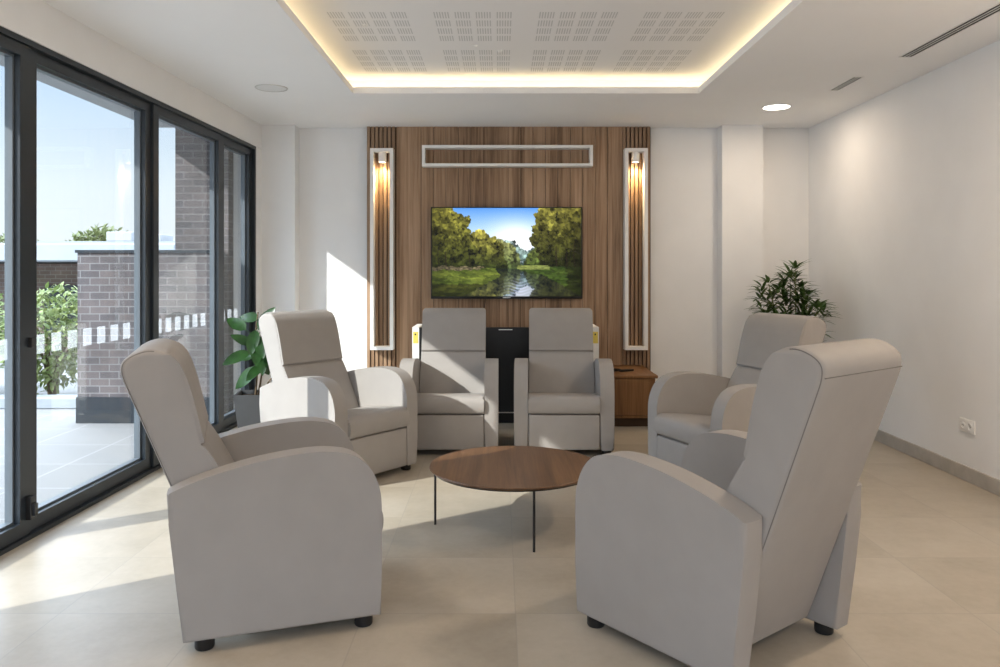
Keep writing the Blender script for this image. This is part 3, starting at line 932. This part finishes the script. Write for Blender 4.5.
# ------------------------------------------------------------------ ceiling fittings and socket
def downlight(x, y, r, lit, label):
    t = thing('downlight', label, 'ceiling light', (x, y, CE), 0, 'round recessed ceiling lights')
    bm = bmesh.new(); lathe(bm, [(r - .012, -.002), (r - .004, -.006), (r, -.003), (r, 0), (r - .012, 0), (r - .012, -.002)], 40)
    finish('trim_ring', bm, M['white'] if lit else M['chrome'], t, 50)
    bm = bmesh.new(); lathe(bm, [(0, -.003), (r - .0125, -.003), (r - .0125, -.0005), (0, -.0005)], 40)
    finish('diffuser', bm, M['lamp_on'] if lit else M['lamp_off'], t)
    if lit:
        ld = bpy.data.lights.new('downlight_lamp', 'AREA'); ld.shape = 'DISK'; ld.size = 2 * r - .03; ld.energy = lit; ld.color = (1, .80, .60)
        lo = bpy.data.objects.new('downlight_lamp', ld); COL.objects.link(lo); lo.parent = t; lo.location = (0, 0, -.012)
    return t
LE = 7  # energy of the unseen lamps added to brighten the room
downlight(2.31, 6.50, .117, 1.7, 'lit round recessed ceiling light near the right pillar')
downlight(-1.71, 5.82, .12, 0, 'unlit round recessed ceiling light near the glass doors')
downlight(2.31, 3.2, .117, LE, 'added round ceiling fill light, unseen overhead beyond the frame near the right wall')
downlight(2.31, .4, .117, LE * .8, 'added round ceiling fill light, unseen behind the camera by the right wall')
downlight(-1.71, 2.4, .117, LE * .5, 'added round ceiling fill light, unseen beyond the frame above the foreground glass door')

def vent(x, y0, y1, w, slots, label):
    t = thing('ceiling_vent', label, 'vent', (x, (y0 + y1) / 2, CE), 0, 'slot vents in the ceiling by the right wall')
    L = (y1 - y0) / 2
    bm = bmesh.new(); f = .008
    box(bm, -w / 2 - f, -w / 2, -L - f, L + f, -.004, 0); box(bm, w / 2, w / 2 + f, -L - f, L + f, -.004, 0)
    box(bm, -w / 2, w / 2, -L - f, -L, -.004, 0); box(bm, -w / 2, w / 2, L, L + f, -.004, 0)
    finish('frame', bm, M['white'], t)
    bm = bmesh.new(); box(bm, -w / 2, w / 2, -L, L, -.0012, -.0002)
    finish('throat', bm, M['ventdark'], t)
    for k in range(1, slots):
        xx = -w / 2 + w * k / slots
        bm = bmesh.new(); box(bm, xx - .0042, xx + .0042, -L, L, -.0038, -.0013)
        finish('blade', bm, M['vanepaint'], t)
vent(2.592, 3.3, 4.97, .070, 3, 'long dark slot vent in the ceiling near the right wall')
vent(2.528, 5.49, 5.89, .058, 3, 'short slot vent in the ceiling near the lit round light')

for (x, y, lb) in ((-.17, 5.28, 'tiny white sensor on the perforated ceiling, the left of a pair'), (0.0, 5.40, 'tiny white sensor on the perforated ceiling, the right of a pair'), (-.845, 4.84, 'tiny white sensor on the perforated ceiling, nearest the left cove')):
    bm = bmesh.new(); lathe(bm, [(0, UZ - .012), (.010, UZ - .010), (.016, UZ - .004), (.018, UZ), (0, UZ)], 20, 0, 0)
    tag(finish('ceiling_sensor', bm, M['white'], None, 50, (x, y, 0)), lb, 'sensor', 'small ceiling sensors')

sk = thing('wall_socket', 'white double power socket low on the right wall', 'power socket', (XR, 4.92, .35))
bbox_obj('plate', (-.009, 0, -.078, .078, -.042, .042), M['white'], sk, .003, 2)
for yy in (-.037, .037):
    bm = bmesh.new()
    lathe(bm, [(.020, 0), (.0225, .002), (.0225, .004), (.0185, .004), (.017, .001), (0, .001)], 24)
    for v_ in bm.verts: v_.co = Vector((-.009 - v_.co.z, yy + v_.co.x, v_.co.y))
    so_ = finish('socket_ring', bm, M['white'], sk, 50)
    bm = bmesh.new()
    for dy in (-.008, .008):
        b2 = bmesh.new(); lathe(b2, [(0, 0), (.0032, 0), (.0032, .001), (0, .001)], 10)
        me2 = bpy.data.meshes.new('t'); 
        for v_ in b2.verts: v_.co = Vector((-.0102 - v_.co.z, yy + dy + v_.co.x, v_.co.y))
        b2.to_mesh(me2); b2.free(); bm.from_mesh(me2); bpy.data.meshes.remove(me2)
    finish('pin_holes', bm, M['black'], so_)

# ------------------------------------------------------------------ outside
bm = bmesh.new(); box(bm, -16, -2.45, -9, 22, -.16, -.01); box(bm, -2.45, 9, -9, Y0 - .2, -.16, -.01)  # slab behind the room is unseen, added to bounce light inside
struct('terrace', bm, M['terrace'])
bm = bmesh.new(); box(bm, -3.40, -2.58, -4, 7.6, CE + .03, CE + .3)
struct('roof_overhang', bm, M['plaster_grey'])
bm = bmesh.new(); box(bm, -2.93, -2.45, 7.02, 8.2, 0, 3.6)
o = finish('brick_tower', bm, M['brick']); tag(o, 'tall grey brick wall outside at the end of the glass doors', 'brick wall')
gw = thing('garden_wall', 'low grey brick wall on a dark base outside on the terrace', 'brick wall', (-3.1, 6.85, 0))
bm = bmesh.new(); box(bm, -.62, .60, 0, .165, .22, 1.49)
finish('brickwork', bm, M['brick'], gw)
bm = bmesh.new(); box(bm, -.63, .60, -.01, .165, -.01, .22)
finish('base', bm, M['frame'], gw)
bm = bmesh.new(); box(bm, -.635, .60, -.015, .18, 1.49, 1.515)
finish('coping', bm, M['frame'], gw)

hs = thing('outbuilding', 'low red brick outbuilding with a pale flat roof across the terrace', 'building', (-8.5, 12.5, 0))
bm = bmesh.new(); box(bm, -3.5, 3.4, 0, 4, 0, 1.45)
finish('wall', bm, M['brickred'], hs)
bm = bmesh.new(); box(bm, -3.8, 3.7, -1.0, 4.2, 1.47, 1.74); bevel_sharp(bm, .02, 1)
finish('roof', bm, M['roofwhite'], hs)
bm = bmesh.new(); box(bm, 1.2, 1.9, -.03, .03, .3, 1.1)
finish('window', bm, M['frame'], hs)
hb = thing('distant_building', 'pale distant building with rooftop units seen over the low brick wall', 'building', (-9.6, 24, 0))
bm = bmesh.new(); box(bm, -5, 1.2, 0, 3, 0, 2.25)
finish('wall', bm, M['roofwhite'], hb)
for x0, w_, h_ in ((-2.6, .8, .3), (-1.4, .5, .22), (.1, .7, .75)):
    bm = bmesh.new(); box(bm, x0, x0 + w_, .1, 1, 2.25, 2.25 + h_); bevel_sharp(bm, .02, 1)
    finish('rooftop_unit', bm, M['plaster_grey'], hb)

def bush(name, label, cat, loc, rx, rz_, h0, h1, n, mat, lf, group=None, trunk=.02, seed=1):
    rg = random.Random(seed)
    t = thing(name, label, cat, loc, 0, group)
    bm = bmesh.new()
    for k in range(7):
        a = k * 2.39; e_ = Vector((math.cos(a) * rx * .6, math.sin(a) * rx * .6, h0 + (h1 - h0) * rg.uniform(.5, .85)))
        tube(bm, catmull([(0.02 * math.cos(a), .02 * math.sin(a), 0), (e_.x * .3, e_.y * .3, e_.z * .5), tuple(e_)], 4), trunk, 6, taper=trunk * .35)
    finish('branches', bm, M['bark'], t, 60)
    bm = bmesh.new(); zc = (h0 + h1) / 2; hz = (h1 - h0) / 2
    for k in range(n):
        while True:
            v_ = Vector((rg.uniform(-1, 1), rg.uniform(-1, 1), rg.uniform(-1, 1)))
            if .35 < v_.length < 1: break
        q = 1 + .25 * mnoise.noise(v_ * 2.2 + Vector((seed, 0, 0)))
        p = Vector((v_.x * rx * q, v_.y * rx * q, zc + v_.z * hz * q))
        d = (v_.normalized() * .6 + Vector((rg.uniform(-1, 1), rg.uniform(-1, 1), rg.uniform(-.6, 1)))).normalized()
        leaf(bm, p, d, (rg.uniform(-.5, .5), rg.uniform(-.5, .5), 1), lf * rg.uniform(.7, 1.3), lf * .5, .3, .15, 3)
    finish('foliage', bm, mat, t)
    return t
bush('shrub', 'pale green leafy shrub outside left of the low brick wall', 'shrub', (-4.72, 8.2, -.01), .50, 0, .10, 1.16, 2600, M['shrubleaf'], .075, 'shrubs on the terrace', seed=3)
bush('shrub', 'pale green leafy shrub outside at the left edge behind the near glass door', 'shrub', (-5.9, 8.4, -.01), .62, 0, .08, 1.22, 2600, M['shrubleaf'], .075, 'shrubs on the terrace', seed=8)
bm = bmesh.new(); box(bm, -7.5, -3.9, 7.55, 7.75, -.01, .10); bevel_sharp(bm, .01, 1)
tag(finish('planter_kerb', bm, M['roofwhite']), 'pale kerb in front of the shrubs on the terrace', 'kerb')
bush('tree', 'olive green tree crown far behind the low brick wall', 'tree', (-19.5, 38, 0), 1.5, 0, 1.4, 3.35, 1600, M['treeleaf'], .30, 'distant trees', .1, 5)
bush('tree', 'distant tree at the far left behind the outbuilding roof', 'tree', (-26.5, 42, 0), 1.6, 0, 1.4, 3.2, 1400, M['treeleaf'], .30, 'distant trees', .1, 6)

# ------------------------------------------------------------------ light
sd = bpy.data.lights.new('sun', 'SUN'); sd.energy = 1.8; sd.angle = math.radians(.6); sd.color = (1, .955, .89)
so = bpy.data.objects.new('sun', sd); COL.objects.link(so)
so.rotation_euler = Vector((1, .68, -.70)).to_track_quat('-Z', 'Y').to_euler()

w = bpy.data.worlds.new('sky'); S.world = w; w.use_nodes = True
nt = w.node_tree
for n in list(nt.nodes): nt.nodes.remove(n)
out = nt.nodes.new('ShaderNodeOutputWorld'); bg = nt.nodes.new('ShaderNodeBackground')
tc = nt.nodes.new('ShaderNodeTexCoord'); sp = nt.nodes.new('ShaderNodeSeparateXYZ')
nt.links.new(tc.outputs['Generated'], sp.inputs[0])
cl = noise_tex(nt, tc.outputs['Generated'], 3.0, 5, .6)
zf = math_node(nt, 'ADD', sp.outputs[2], math_node(nt, 'MULTIPLY', math_node(nt, 'SUBTRACT', cl, .5), .06))
c = ramp(nt, zf, [(0.0, (.178, .184, .190)), (.10, (.165, .180, .190)), (.22, (.108, .138, .178)), (.36, (.74, .87, 1.06)), (.8, (.98, 1.10, 1.30))])
nt.links.new(c, bg.inputs[0]); bg.inputs[1].default_value = 1.5
nt.links.new(bg.outputs[0], out.inputs[0])

S.view_settings.view_transform = 'Standard'; S.view_settings.look = 'None'
S.view_settings.gamma = 1; S.view_settings.use_curve_mapping = False
S.view_settings.exposure = 2.14
